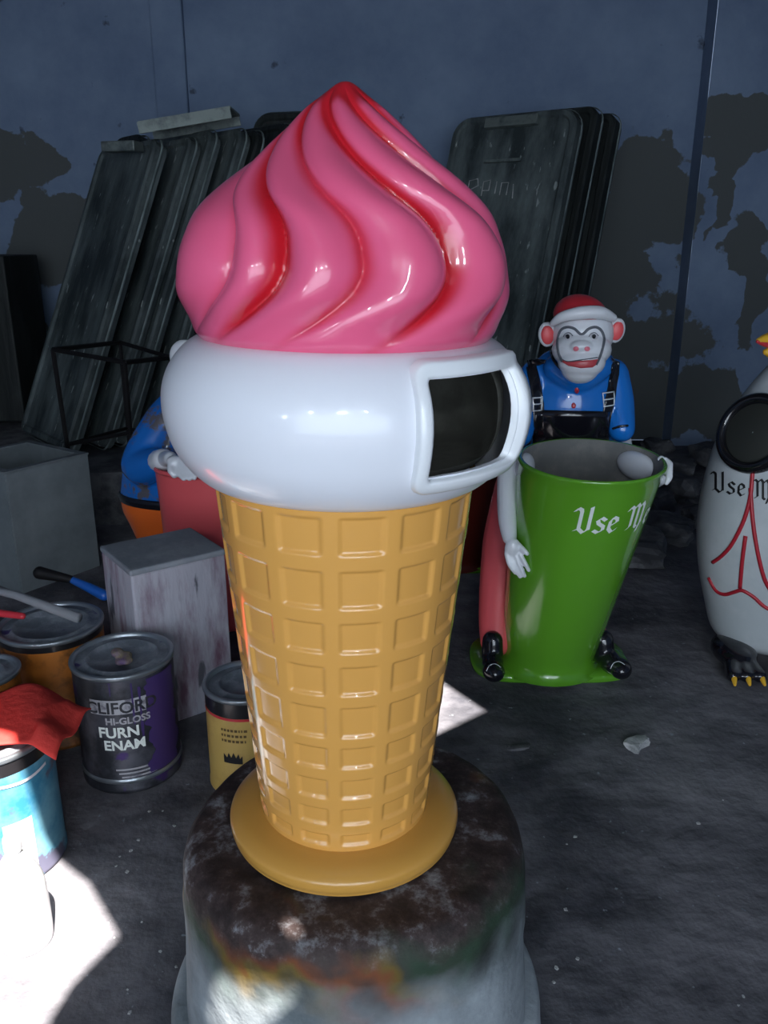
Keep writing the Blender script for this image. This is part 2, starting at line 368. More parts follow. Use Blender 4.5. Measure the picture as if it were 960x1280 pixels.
def wall_panel(name, x0, x1, Y, step=.04):
    nx = int((x1-x0)/step)+1; nz = int(ZC/step)+1; v = []; a = []
    for j in range(nz+1):
        for i in range(nx+1):
            p = Vector((x0+(x1-x0)*i/nx, Y, ZC*j/nz)); px, py = warp(*project(p)); f = field(px, py, BL); a.append(f); n = noise.noise(p*1.3)*.012+noise.noise(p*4)*.004
            v.append((p.x, Y+n*(1 if 0 < i < nx else 0)+.006*min(1, f*1.5), p.z))
    f = [(j*(nx+1)+i, j*(nx+1)+i+1, (j+1)*(nx+1)+i+1, (j+1)*(nx+1)+i) for j in range(nz) for i in range(nx)]
    o = mesh_obj(name, v, f, m_wall); at = o.data.attributes.new('peel', 'FLOAT', 'POINT'); at.data.foreach_set('value', a); return struct(o)
XP = atY(880, 170, 5.62).x
wall_panel('wall_back', XL, XP+.05, YW)
pil = wall_panel('wall_back_pier', XP, XR, 5.62); pil.name = 'wall_back'
def plain(name, v, mat=None): return struct(mesh_obj(name, v, [(0, 1, 2, 3)], mat or m_wall, smooth=False))
plain('trim_1', [(XP, 5.625, 0), (XP, YW+.02, 0), (XP, YW+.02, ZC), (XP, 5.625, ZC)])
XT = atY(232, 60, YW).x
g = G(); g.box((XT-.10, YW, ZC/2), (.20, .09, ZC)); struct(bevel(g.make('trim_2', m_wall, None, False), .012))
plain('wall_left', [(XL, YF, 0), (XL, YW, 0), (XL, YW, ZC), (XL, YF, ZC)])
plain('wall_right', [(XR, YW, 0), (XR, YF, 0), (XR, YF, ZC), (XR, YW, ZC)])
def holed(name, outer, holes, mat, tr):
    cu = bpy.data.curves.new(name, 'CURVE'); cu.dimensions = '2D'; cu.fill_mode = 'BOTH'; cu.extrude = .02
    for poly in [outer]+holes:
        s = cu.splines.new('POLY'); s.points.add(len(poly)-1); s.use_cyclic_u = True
        for p, q in zip(s.points, poly): p.co = (q[0], q[1], 0, 1)
    t = bpy.data.objects.new('t', cu); C.objects.link(t); dg = bpy.context.evaluated_depsgraph_get(); dg.update()
    me = bpy.data.meshes.new_from_object(t.evaluated_get(dg)); bpy.data.objects.remove(t); me.transform(tr); me.materials.clear(); me.materials.append(mat)
    o = bpy.data.objects.new(name, me); C.objects.link(o); return struct(o)
# unseen roof, its holes shaped to throw the sun patches below
def up(p): t = (ZC-p.z)/(-SUN.z); q = p-SUN*t; return (q.x, q.y)
pg = lambda *a: [up(atZ(x, y, 0)) for x, y in a]
holes = [pg((-260, 1000), (-20, 985), (48, 1010), (62, 1068), (110, 1105), (152, 1180), (122, 1210), (88, 1245), (60, 1290), (40, 1400), (-260, 1400)),
         pg((500, 820), (548, 850), (612, 893), (545, 925), (470, 925)),
         [up(p) for p in (atY(270, 1212, .965), atY(368, 1248, .935), atY(372, 1275, .93), atY(300, 1330, .93), atY(262, 1262, .95))],
         [up(p) for p in (atY(345, 1148, .975), atY(366, 1154, .97), atY(387, 1190, .95), atY(366, 1196, .95))]]
holed('ceiling', [(XL, YF), (XR, YF), (XR, YW), (XL, YW)], holes, m_ceil, Matrix.Translation((0, 0, ZC+.02)))
holed('wall_front', [(XL, 0), (XR, 0), (XR, ZC), (XL, ZC)], [[(x0, z0), (x1, z0), (x1, z1), (x0, z1)] for x0, x1, z0, z1, _, _ in OPEN], m_wall,
      Matrix.Translation((0, YF, 0)) @ Matrix.Rotation(pi/2, 4, 'X'))

# ------------------------------------------------------------------ concrete drum
DC = (-.050, 1.20); DZ = .412
def stone_noise(p, s, a): return a*(noise.noise(Vector(p)*s)+.4*noise.noise(Vector(p)*s*2.7))
g = G(); pr = profile([(.005, DZ), (.10, DZ), (.20, DZ), (.255, DZ-.001), (.275, DZ-.012), (.288, DZ-.04), (.292, DZ-.12), (.297, .18), (.303, .09), (.306, .068)], 6)
rows = []
for r, z in pr:
    row = []
    for j in range(160):
        a = 2*pi*j/160; p = Vector((r*cos(a), r*sin(a), z)); k = stone_noise(p, 9, .006) if r > .21 else 0
        if r > .21: p.x += cos(a)*k; p.y += sin(a)*k
        row.append(p)
    rows.append(row)
rows.reverse(); g.grid(rows)
drum = thing('concrete_drum', 'soot-blackened upturned concrete drum carrying the ice cream cone bin', 'drum', (*DC, 0))
o = g.make('drum_body', m_rust, drum)
g = G(); g.lathe(profile([(.28, .075), (.318, .074), (.330, .06), (.333, .03), (.336, .0)], 4), 96); o = g.make('drum_lip', m_rust, drum)

# ------------------------------------------------------------------ ice cream cone bin
CX, CY = -.067, 1.20
cone = thing('ice_cream_cone_bin', 'tall fibreglass ice cream cone litter bin with pink swirl, white band and ochre waffle cone', 'litter bin', (CX, CY, DZ+.005))
cone.rotation_euler = (0, radians(.9), 0)
B0 = DZ
g = G(); g.lathe(profile([(.10, 0), (.178, 0), (.188, .006), (.191, .018), (.188, .028), (.172, .037), (.150, .041), (.139, .042), (.12, .042)], 5), 128); g.make('base_flange', m_ochre, cone)
# waffle cone with pressed squares
cells = [(1.009, .952), (.933, .873), (.855, .804), (.786, .735), (.719, .663), (.649, .608), (.591, .552), (.537, .502), (.487, .462)]
NC = 14; SEG = NC*28; PH = .165
def ss(x): x = max(0, min(1, x)); return x*x*(3-2*x)
rows = []; nz = 330; z0, z1 = .448, 1.03
for i in range(nz+1):
    z = z0+(z1-z0)*i/nz; R = .1385+(.191-.1385)*((z-.45)/(1.02-.45)); vz = 0
    for (a, b) in cells: vz = max(vz, ss((a-z)/.0055)*ss((z-b)/.0075))
    row = []
    for j in range(SEG):
        th = 2*pi*j/SEG; u = ((th-PH)*NC/(2*pi)+.5) % 1.0; du = (.5-abs(u-.5))*2*pi/NC*R - .0085*(R/.165)
        d = ss(du/.006)*vz; rr = R-.0040*d
        row.append((rr*sin(th), -rr*cos(th), z-B0))
    rows.append(row)
g = G(); g.grid([r[::-1] for r in rows][::-1]); g.make('waffle_cone', m_waffle, cone)
# white band (hollow, with the opening cut)
bp_ = [(.17, 1.016), (.190, 1.017), (.208, 1.024), (.227, 1.042), (.242, 1.064), (.251, 1.088), (.2565, 1.118), (.2555, 1.148), (.247, 1.174), (.232, 1.196), (.215, 1.211), (.200, 1.217), (.18, 1.217)]
bp = profile(bp_, 6)
def RB(z):
    pts = [q for q in bp if q[0] > .186]
    for (r0, a), (r1, b) in zip(pts[:-1], pts[1:]):
        if a <= z <= b: return r0+(r1-r0)*(z-a)/(b-a+1e-9)
    return pts[0][0] if z < pts[0][1] else pts[-1][0]
TH0, TH1, ZH0, ZH1 = .445, 1.13, 1.070, 1.190
SEGB = 240; rows = []
for r, z in bp: rows.append([(r*sin(2*pi*j/SEGB), -r*cos(2*pi*j/SEGB), z-B0) for j in range(SEGB)])
V = [Vector(p) for r in rows for p in r]; Fc = []
for i in range(len(rows)-1):
    for j in range(SEGB):
        th = 2*pi*(j+.5)/SEGB; zm = (bp[i][1]+bp[i+1][1])/2; k = (j+1) % SEGB
        if TH0 < th < TH1 and ZH0 < zm < ZH1: continue
        Fc.append((i*SEGB+j, i*SEGB+k, (i+1)*SEGB+k, (i+1)*SEGB+j))
band = mesh_obj('white_band', V, Fc, m_white, cone)
# raised frame round the opening
def fr_pt(th, z, out): R = max(RB(z), .232)+out; return Vector((R*sin(th), -R*cos(th), z-B0))
def frame_ring():
    g = G(); rows = []
    def loop(a0, a1, b0, b1, out, rc):
        P = []; n = 14
        for (ca, cb, st) in ((a1-rc, b1-rc*.24, 0), (a0+rc, b1-rc*.24, 1), (a0+rc, b0+rc*.24, 2), (a1-rc, b0+rc*.24, 3)):
            for k in range(6):
                t = (st+k/5)*pi/2; P.append((ca+rc*cos(t), cb+rc*.24*sin(t)))
        Q = []
        for i in range(len(P)):
            a, b = P[i], P[(i+1) % len(P)]; m = 8 if (abs(a[0]-b[0])+4*abs(a[1]-b[1])) > .1 else 1
            for k in range(m): Q.append((a[0]+(b[0]-a[0])*k/m, a[1]+(b[1]-a[1])*k/m))
        return [fr_pt(t, z, out) for t, z in Q]
    spec = [(-.076, -.023, -.006, .09), (-.072, -.021, .009, .09), (-.062, -.018, .0125, .08), (-.018, -.006, .0125, .045), (-.004, -.002, .010, .03), (0, 0, -.010, .04)]
    for (da, dz, out, rc) in spec: rows.append(loop(TH0+da, TH1-da*1.5, ZH0+dz, ZH1-dz, out, rc))
    g.grid(rows); return g
fo = frame_ring().make('opening_frame', m_whitetrim, cone)
g = G(); lp = [(.02, 1.045), (.17, 1.045), (.205, 1.06), (.222, 1.09), (.226, 1.12), (.222, 1.16), (.205, 1.19), (.18, 1.20)]
V, Fc = [], []; lp = profile(lp, 3)
for r, z in lp: V += [Vector((r*sin(2*pi*j/80), -r*cos(2*pi*j/80), z-B0)) for j in range(80)]
for i in range(len(lp)-1):
    for j in range(80):
        th = 2*pi*(j+.5)/80; zm = (lp[i][1]+lp[i+1][1])/2
        if TH0-.02 < th < TH1+.02 and ZH0-.004 < zm < ZH1+.004: continue
        k = (j+1) % 80; Fc.append((i*80+j, i*80+k, (i+1)*80+k, (i+1)*80+j))
mesh_obj('inner_liner', V, Fc, m_liner, cone)
# pink swirl: ten twisting lobes with red painted valleys
sw = profile([(.196, 1.212), (.2065, 1.225), (.209, 1.245), (.2135, 1.281), (.209, 1.320), (.196, 1.353), (.178, 1.382), (.144, 1.416), (.104, 1.450), (.064, 1.486), (.034, 1.514), (.018, 1.530), (.0085, 1.5365), (.0005, 1.538)], 14)
TW = [(1.20, -.72), (1.222, -.50), (1.247, -.30), (1.28, -.08), (1.305, 0), (1.325, 0.0), (1.352, -.03), (1.375, -.12), (1.395, -.28), (1.415, -.42), (1.434, -.56), (1.454, -.72), (1.475, -.90), (1.493, -1.08), (1.515, -1.3), (1.54, -1.5)]
def twist(z):
    for (a, b), (c, d) in zip(TW[:-1], TW[1:]):
        if z <= c: t = max(0, (z-a)/(c-a)); return b+(d-b)*t
    return TW[-1][1]
GRV = [-.72, -.34, .15, .74, 1.42, 2.08, 2.75, 3.4, 4.05, 4.72]
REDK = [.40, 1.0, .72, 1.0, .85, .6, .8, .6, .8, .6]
DEP = [.8, 1.15, .85, 1.15, 1.0, 1, 1, 1, 1, 1]
SEGS = 400; rows = []; stripe = []
sm_tw = lambda z: (twist(z-.012)+twist(z-.006)+2*twist(z)+twist(z+.006)+twist(z+.012))/6
for r, z in sw:
    row = []; T = sm_tw(z); fade = ss((z-1.212)/.075)*ss((1.537-z)/.035); lobe = .115+.06*ss((z-1.25)/.1)
    for j in range(SEGS):
        th = 2*pi*j/SEGS; a = (th-T-GRV[0]) % (2*pi); k = 0; gp = [x-GRV[0] for x in GRV]+[2*pi]
        while a >= gp[k+1]: k += 1
        span = gp[k+1]-gp[k]; u = (a-gp[k])/span
        dl = a-gp[k]; dr = gp[k+1]-a; kn = (k+1) % len(GRV)
        nd, nk = (dl, k) if dl < dr else (dr, kn)
        bump = sin(pi*u)**.75*(.35+.65*min(1, span/.6)); depm = DEP[k]*(1-u)+DEP[kn]*u
        dr_ = r*lobe*(bump*1.25-.95)*depm*fade
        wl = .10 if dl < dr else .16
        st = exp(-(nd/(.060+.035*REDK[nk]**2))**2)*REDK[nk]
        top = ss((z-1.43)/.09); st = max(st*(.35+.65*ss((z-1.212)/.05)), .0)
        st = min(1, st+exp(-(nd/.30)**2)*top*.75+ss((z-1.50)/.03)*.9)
        rr = max(.0003, r+dr_+.008*fade); row.append((rr*sin(th), -rr*cos(th), z-B0)); stripe.append(st)
    rows.append(row)
g = G(); g.grid(rows); sw_o = g.make('pink_swirl', m_pink, cone)
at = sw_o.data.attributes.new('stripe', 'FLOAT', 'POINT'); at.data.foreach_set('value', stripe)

# ------------------------------------------------------------------ monkey bin
MO = Vector((.565, 2.51, 0))
def Lm(px, py, Y): return atY(px, py, Y)-MO
def make_monkey():
    t = thing('monkey_litter_bin', 'monkey figure in blue shirt and red cap standing behind a green bin reading Use Me', 'litter bin', MO)
    # base plate
    g = G(); pts = []
    for j in range(72):
        a = 2*pi*j/72; x = .262*abs(cos(a))**.7*(1 if cos(a) > 0 else -1); y = .185*abs(sin(a))**.7*(1 if sin(a) > 0 else -1)
        if y < 0: y *= .92+.10*cos(2*a)
        pts.append((x-.015, y+.02))
    g.grid([[(x*s, y*s, z) for x, y in pts] for s, z in ((.97, 0), (1, .006), (1, .018), (.97, .026), (.6, .027), (.1, .027))], True, True)
    g.make('base_plate', m_green, t)
    # bin
    def bc(z): k = (z-.02)/.715; return (-.028+.072*k, .0-.115*k, .148+.062*k**.9 if k > 0 else .148)
    rows = []; n = 96
    def ring(z, dr, tilt=0): x, y, r = bc(z); return [(x+(r+dr)*sin(2*pi*j/n), y-(r+dr)*cos(2*pi*j/n), z-tilt*cos(2*pi*j/n)) for j in range(n)]
    rows.append(ring(.020, .035)); rows.append(ring(.03, .012)); rows.append(ring(.06, .001))
    for k in range(1, 26): z = .06+.66*k/25; rows.append(ring(z, 0, .012*k/25))
    rows.append(ring(.728, .004, .012)); rows.append(ring(.735, .004, .012)); rows.append(ring(.739, -.001, .012)); rows.append(ring(.737, -.007, .012))
    g = G(); g.grid(rows); g.make('green_bin', m_green, t)
    rows = [ring(.737, -.0075, .012)]+[ring(.735-.60*k/10, -.010, .012*(1-k/10)) for k in range(11)]
    g = G(); g.grid(rows); x, y, r = bc(.135); g.lathe([(r-.01, .135), (.01, .135)], n, (x, y)); g.make('bin_inside', m_grin, t)
    # white lumps set on the inside of the rim
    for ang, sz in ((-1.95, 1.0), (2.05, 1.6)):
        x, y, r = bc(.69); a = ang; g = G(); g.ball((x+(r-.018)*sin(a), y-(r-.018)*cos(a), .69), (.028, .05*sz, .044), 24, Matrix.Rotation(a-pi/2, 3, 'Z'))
        g.make('inner_white_lump', m_wfig, t)
    def wrap(u, v):
        z = .575+v*.083; x, y, r = bc(z); s = .083; a = -.30+u*s/r
        return Vector((x+(r+.0015)*sin(a), y-(r+.0015)*cos(a), z-.012*(z/.72)*cos(a)))
    blackletter('Use', wrap, 'lettering', m_letterw, t)
    blackletter('Me', lambda u, v: wrap(u+1.83, v), 'lettering', m_letterw, t)
    # body: head, neck, arms and hands in one surface
    g = G()
    g.ball(Lm(728, 418, 2.545), (.092, .085, .088)); g.ball(Lm(727, 437, 2.50), (.088, .070, .056)); g.ball(Lm(727, 452, 2.475), (.070, .060, .050)); g.ball(Lm(725, 460, 2.482), (.056, .055, .046))
    g.ball(Lm(727, 433, 2.445), (.034, .022, .018))
    g.capsule([Lm(722, 455, 2.60), Lm(719, 495, 2.70)], [.050, .045])
    g.capsule([Lm(719, 490, 2.71), Lm(716, 600, 2.70)], [.07, .09])
    g.capsule([Lm(668, 488, 2.68), Lm(648, 530, 2.62), Lm(637, 575, 2.53), Lm(634, 640, 2.42), Lm(637, 672, 2.37)], [.03, .033, .036, .030, .022])
    g.ball(Lm(641, 686, 2.35), (.025, .017, .034))
    for q, (a, b, c) in enumerate((((633, 692), (637, 706), (644, 716)), ((638, 694), (644, 710), (650, 721)), ((644, 694), (651, 710), (656, 720)), ((650, 693), (657, 705), (661, 713)))):
        g.capsule([Lm(*a, 2.345-.002*q), Lm(*b, 2.335-.002*q), Lm(*c, 2.33-.001*q)], [.0078, .0072, .0060], 10)
    g.capsule([Lm(649, 682, 2.345), Lm(655, 688, 2.335), Lm(659, 692, 2.33)], [.009, .0085, .007], 10)
    g.capsule([Lm(766, 488, 2.69), Lm(775, 520, 2.66), Lm(778, 556, 2.665), Lm(795, 606, 2.65), Lm(826, 598, 2.50)], [.028, .032, .031, .028, .021])
    g.ball(Lm(832, 586, 2.44), (.016, .036, .022))
    for q in range(4):
        zz = 579+5*q; g.capsule([Lm(831, zz-5, 2.42-.006*q), Lm(838, zz+1, 2.40-.005*q), Lm(836-q, zz+10, 2.39-.004*q)], [.0085, .008, .0068], 10)
    g.capsule([Lm(830, 576, 2.43), Lm(827, 572, 2.41), Lm(824, 574, 2.40)], [.008, .0075, .0065], 10)
    body = fuse(g, 'body', m_wfig, t, .0034, 3)
    # shirt
    g = G()
    g.ball(Lm(717, 505, 2.68), (.150, .095, .130)); g.ball(Lm(716, 475, 2.69), (.135, .085, .085)); g.ball(Lm(717, 560, 2.70), (.145, .09, .16))
    g.capsule([Lm(672, 472, 2.70), Lm(655, 500, 2.66), Lm(648, 541, 2.605)], [.062, .056, .048]); g.capsule([Lm(764, 470, 2.70), Lm(772, 500, 2.67), Lm(777, 536, 2.62)], [.058, .052, .043])
    g.capsule([Lm(693, 460, 2.68), Lm(745, 458, 2.68)], .060); g.capsule([Lm(696, 460, 2.625), Lm(722, 474, 2.605), Lm(750, 458, 2.625)], [.042, .042, .042])
    shirt = fuse(g, 'shirt', m_blue, t, .006, 6)
    d = Deco([shirt], MO, t)
    d.line([(688, 436), (692, 450), (702, 462), (712, 470)], 'collar_edge', m_black, .005)
    for L_, R_ in (([(657, 445), (660, 470), (665, 500), (668, 548)], [(668, 442), (673, 468), (680, 500), (682, 548)]), ([(766, 443), (763, 465), (757, 495), (746, 548)], [(774, 447), (773, 470), (768, 500), (760, 548)])):
        o = d.patch(L_, R_, 'suspender', m_black)
    d.patch([(668, 512), (668, 560)], [(762, 514), (762, 560)], 'trouser_bib', m_black, .006, 6, 14)
    for bx, by, s in ((672, 507, 1), (759, 501, -1)):
        for q in range(3): d.line([(bx-7-q*.5*s, by-9+q*8), (bx+7-q*.5*s, by-11+q*8)], 'buckle_bar', m_buckle, .0022, 4, .006)
        for e in (-7, 7): d.line([(bx+e, by-10), (bx+e*.9-s*1, by+6)], 'buckle_side', m_buckle, .0020, 4, .006)
    d.spot(721, 488, 3.2, 4, 'shirt_button', m_red, .003); d.spot(717, 507, 3.2, 4, 'shirt_button', m_red, .003)
    d.line([(766, 536), (775, 533), (785, 532)], 'cuff_band', m_black, .004); d.line([(645, 545), (650, 545), (656, 543)], 'cuff_band', m_black, .004)
    # trousers and shoes
    g = G(); g.ball((.02, .22, .56), (.165, .10, .16)); g.capsule([(-.11, .20, .55), (-.155, .15, .38), (-.19, .04, .20), (-.200, -.03, .10)], [.085, .078, .062, .052]); g.capsule([(.08, .21, .55), (.09, .17, .35), (.10, .08, .18), (.135, .04, .10)], [.085, .075, .055, .045])
    fuse(g, 'trousers', m_trouser, t, .008, 5)
    for sx, px, py, yaw in ((-1, 617, 835, -.05), (1, 772, 832, .55)):
        c = atZ(px, py, .06)-MO; R = Matrix.Rotation(yaw, 3, 'Z'); g = G()
        g.ball(c+R @ Vector((0, -.012, -.005)), (.036, .042, .032)); g.ball(c+R @ Vector((0, .035, .0)), (.034, .055, .036)); g.capsule([c+R @ Vector((0, .06, .01)), c+R @ Vector((0, .07, .06))], [.036, .034])
        so_ = fuse(g, 'shoe', m_black, t, .005, 4)
        dd = Deco([so_], MO, so_); e = [dd.line([(px-9, py+4-0), (px-5, py-3), (px+2, py-5), (px+9, py-1)], 'toe_cap_seam', m_buckle, .0012, 5)]
    # ears, cap, face
    for px, py, s in ((684, 418, -1), (770, 413, 1)):
        c = Lm(px, py, 2.545); g = G(); g.ball(c, (.027, .014, .037), 24, Matrix.Rotation(.15*s, 3, 'Y')); ear = g.make('ear', m_wfig, t)
        g = G(); g.ball(c+Vector((.001*s, -.010, -.001)), (.019, .007, .028), 24, Matrix.Rotation(.15*s, 3, 'Y')); g.make('inner_ear', m_earred, ear)
    g = G(); c = Lm(726, 397, 2.56); rows = []
    for k in range(12):
        a = k/11*pi/2*.98; rows.append([(c.x-.010*sin(a)+.081*cos(a)*cos(2*pi*j/48), c.y+.086*cos(a)*sin(2*pi*j/48), c.z+.002+.066*sin(a)) for j in range(48)])
    g.grid(rows, True, True); g.make('cap_dome', m_red, t)
    g = G(); g.capsule([Lm(691, 404, 2.50), Lm(703, 396, 2.475), Lm(727, 391, 2.463), Lm(750, 391, 2.47), Lm(766, 397, 2.495)], [.009, .015, .019, .019, .012]); g.make('cap_brim', m_wfig, t)
    d = Deco([body], MO, t)
    d.line([(703, 452), (698, 440), (697, 425), (701, 413), (709, 409), (718, 411), (727, 418), (736, 411), (745, 409), (752, 414), (755, 424), (753, 436), (749, 448), (745, 456)], 'face_outline', m_outline, .0042)
    for ex, ey in ((710, 421), (742, 421)):
        e = d.spot(ex, ey, 6, 5.4, 'eye', m_palelabel, .0015); d.line([(ex-6, ey), (ex-3, ey-4), (ex+2, ey-5), (ex+6, ey-1)], 'eyelid', m_outline, .0014)
        dd = Deco([body], MO, e); dd.spot(ex, ey+.5, 2.9, 3.6, 'pupil', m_black, .0035)
    for ex in (720, 734): d.spot(ex, 436, 4, 3.4, 'nostril', m_pinklip, .002)
    d.patch([(703, 450), (709, 452.5), (726, 451), (740, 450), (747, 449)], [(704, 453), (711, 457), (726, 460), (740, 459), (746, 455)], 'mouth', m_lip, .002, 12, 4, .0005)
    d.line([(702, 449), (710, 452), (726, 450), (747, 447)], 'upper_lip_line', m_outline, .0018)
    return t
mk = make_monkey()
# a second one, mostly hidden behind the cone
mk2 = copy_tree(mk); mk2['label'] = 'dark figure bin almost hidden behind the ice cream cone, only one ear showing'
mk2.location = (.318, 3.42, 0); mk2.scale = (.86, .86, .86)
for ch in list(mk2.children):
    nm = ch.name.split('.')[0]
    if nm == 'green_bin':
        ch.data = ch.data.copy(); ch.data.materials[0] = m_darkred
        ch['label'] = 'dark red bin body'
        for o2 in list(ch.children): bpy.data.objects.remove(o2)
    if nm in ('lettering',): bpy.data.objects.remove(ch)
# ------------------------------------------------------------------ blue coat figure with red bin
FO = Vector((-.70, 3.05, 0))
def Lf(px, py, Y): return atY(px, py, Y)-FO
ft = thing('coat_figure_litter_bin', 'figure in blue coat and orange trousers, hand on red bin, left of the cone', 'litter bin', FO)
g = G(); g.ball(Lf(283, 440, 3.06), (.115, .11, .12)); g.capsule([Lf(278, 465, 3.08), Lf(270, 520, 3.1)], .06)
g.ball(Lf(232, 446, 3.02), (.058, .03, .062)); g.ball(Lf(330, 446, 3.02), (.052, .03, .055)); g.ball(Lf(285, 456, 2.97), (.07, .06, .055))
g.capsule([Lf(250, 470, 3.05), Lf(236, 450, 3.03)], .03)
g.capsule([Lf(180, 575, 2.96), Lf(203, 574, 2.84), Lf(213, 573, 2.74)], [.036, .030, .024]); g.ball(Lf(219, 577, 2.70), (.030, .024, .022))
for q, (a, b, c) in enumerate((((226, 574), (238, 582), (247, 593)), ((223, 578), (234, 588), (243, 598)), ((220, 582), (230, 591), (237, 599)), ((217, 586), (224, 593), (230, 599)))):
    g.capsule([Lf(*a, 2.69), Lf(*b, 2.665), Lf(*c, 2.65)], [.0105, .0095, .0078], 10)
g.capsule([Lf(214, 580, 2.69), Lf(213, 588, 2.67), Lf(218, 595, 2.665)], [.012, .011, .009], 10)
fb = fuse(g, 'body', m_wfig, ft, .0045, 3); df = Deco([fb], FO, ft)
for ex in (272, 295): df.spot(ex, 436, 4, 4.5, 'eye', m_black)
df.spot(284, 449, 5, 3.5, 'nose', m_black); df.line([(270, 462), (284, 467), (298, 462)], 'mouth', m_lip, .004)
g = G(); g.ball(Lf(262, 545, 3.10), (.18, .13, .20)); g.capsule([Lf(262, 510, 3.10), Lf(225, 512, 3.08), Lf(196, 545, 3.03), Lf(178, 582, 2.97), Lf(200, 577, 2.89)], [.10, .085, .080, .078, .050])
g.grid([[(x0+rx*cos(2*pi*j/40), y0+ry*sin(2*pi*j/40), z) for j in range(40)] for x0, y0, rx, ry, z in ((-.02, .04, .290, .17, .43), (-.01, .04, .283, .165, .52), (0, .05, .25, .15, .62), (.02, .06, .18, .12, .72))], True, True)
coat = fuse(g, 'coat', m_coat, ft, .008, 5)
g = G(); g.lathe([(.29, .405), (.296, .41), (.296, .43), (.29, .437), (.25, .44)], 48, (-.02, .04), 1, .6); g.make('coat_hem', m_black, ft)
g = G(); g.lathe(profile([(.29, .404), (.285, .36), (.262, .30), (.23, .2), (.20, .08), (.19, .02)], 4), 48, (-.02, .04), 1, .6); g.make('trousers', m_orange, ft)
g = G(); g.ball((-.12, -.02, .035), (.07, .12, .035)); g.ball((.14, -.02, .035), (.07, .12, .035)); g.make('shoes', m_black, ft)
d = Deco([coat], FO, ft); g = G(); c = Lf(199, 576, 2.86); g.capsule([c, Lf(204, 575, 2.83)], .040); g.make('cuff', m_wfig, ft)
g = G(); bx, by = atY(264, 620, 2.84).x-FO.x, 2.86-FO.y
g.lathe(profile([(.165, .005), (.168, .03), (.178, .25), (.192, .575), (.197, .585), (.194, .592), (.186, .59), (.184, .56), (.175, .3)], 3), 64, (bx, by), 1, .75); g.make('red_bin', m_trouser, ft)
g = G(); g.lathe([(.19, .555), (.10, .556), (.01, .556)], 48, (bx, by), 1, .75); g.make('bin_inside', m_trouser, ft)

# ------------------------------------------------------------------ white bird bin at the right edge
BO = Vector((1.33, 2.62, 0))
bt = thing('bird_litter_bin', 'tall white bird-shaped litter bin with black ring mouth and red painted lines', 'litter bin', BO)
def Lb(px, py, Y): return atY(px, py, Y)-BO
bprof = profile([(.02, .035), (.13, .035), (.175, .05), (.205, .085), (.232, .17), (.262, .28), (.282, .40), (.286, .50), (.278, .61), (.255, .73), (.222, .82), (.172, .91), (.125, .98), (.098, 1.04), (.088, 1.10), (.085, 1.13)], 5)
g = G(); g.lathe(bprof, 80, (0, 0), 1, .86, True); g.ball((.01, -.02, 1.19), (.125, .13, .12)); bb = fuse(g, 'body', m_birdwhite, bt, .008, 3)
d = Deco([bb], BO, bt)
# mouth: black ring, and a closed disc coloured dark for the hole's shade
c, n = d.hit(942, 541, 0.0); n.normalize(); q = n.to_track_quat('Z', 'Y').to_matrix()
g = G(); rows = []
for k in range(49):
    a = 2*pi*k/48; rows.append((cos(a), sin(a)))
RR = .104
g.grid([[c+q @ Vector((x*(RR+dr), y*(RR+dr)*1.04, dz)) for x, y in rows[:-1]] for dr, dz in ((.018, -.05), (.016, .004), (.008, .014), (-.004, .016), (-.013, .010), (-.016, -.004))]); g.make('mouth_ring', m_ring, bt)
g = G(); g.grid([[c+q @ Vector((x*r_, y*r_*1.04, dz)) for x, y in rows[:-1]] for r_, dz in ((RR-.014, -.002), (RR-.03, .004), (.002, .006))]); g.make('mouth_shade_disc', m_mouthshade, bt)
def R(px, py): return px, py
d.line([(941, 588), (940, 600), (938, 620), (930, 650), (915, 680), (902, 695), (891, 703)], 'painted_line', m_redline, .0065, 4)
d.line([(938, 610), (941, 650), (947, 690), (955, 722), (963, 738)], 'painted_line', m_redline, .0065, 4)
d.line([(932, 670), (928, 700), (925, 735)], 'painted_line', m_redline, .0065, 4)
d.line([(886, 722), (895, 738), (906, 743), (918, 740), (928, 738), (942, 746), (954, 757), (966, 764)], 'painted_line', m_redline, .0065, 4)
T = Deco([bb], BO, bt)
def bwrap(u, v):
    px = 892+u*28; py = 614-v*26+u*5; return T.hit(px, py, .0022)[0]
blackletter('Use', bwrap, 'lettering', m_letterd, bt, .10); blackletter('M', lambda u, v: bwrap(u+1.83, v), 'lettering', m_letterd, bt, .10)
# beak, foot with claws
g = G(); g.capsule([Lb(985, 420, 2.50), Lb(962, 424, 2.44), Lb(949, 426, 2.41)], [.034, .020, .009]); bk = g.make('upper_beak', m_yellow, bt)
g = G(); g.capsule([Lb(985, 440, 2.50), Lb(966, 440, 2.44), Lb(958, 440, 2.43)], [.028, .020, .010]); g.make('lower_beak', m_yellow, bt)
g = G(); g.capsule([Lb(985, 431, 2.475), Lb(962, 431, 2.425), Lb(947, 427, 2.405)], [.014, .010, .005]); g.make('beak_mouth_line', m_red, bt)
for sx in (-1, 1):
    g = G(); cx, cy = sx*.145-.02, -.15
    g.ball((cx, cy+.05, .045), (.07, .10, .045))
    for k in (-1, 0, 1): g.capsule([(cx+k*.02, cy, .035), (cx+k*.042-.01, cy-.085, .026)], [.03, .022])
    fo_ = fuse(g, 'foot', m_black, bt, .006, 3)
    for k in (-1, 0, 1):
        g = G(); g.capsule([(cx+k*.044-.010, cy-.095, .028), (cx+k*.047-.012, cy-.120, .014)], [.011, .005], 10); g.make('claw', m_yellow, fo_)
bpy.data.objects['foot'].name = 'foot'

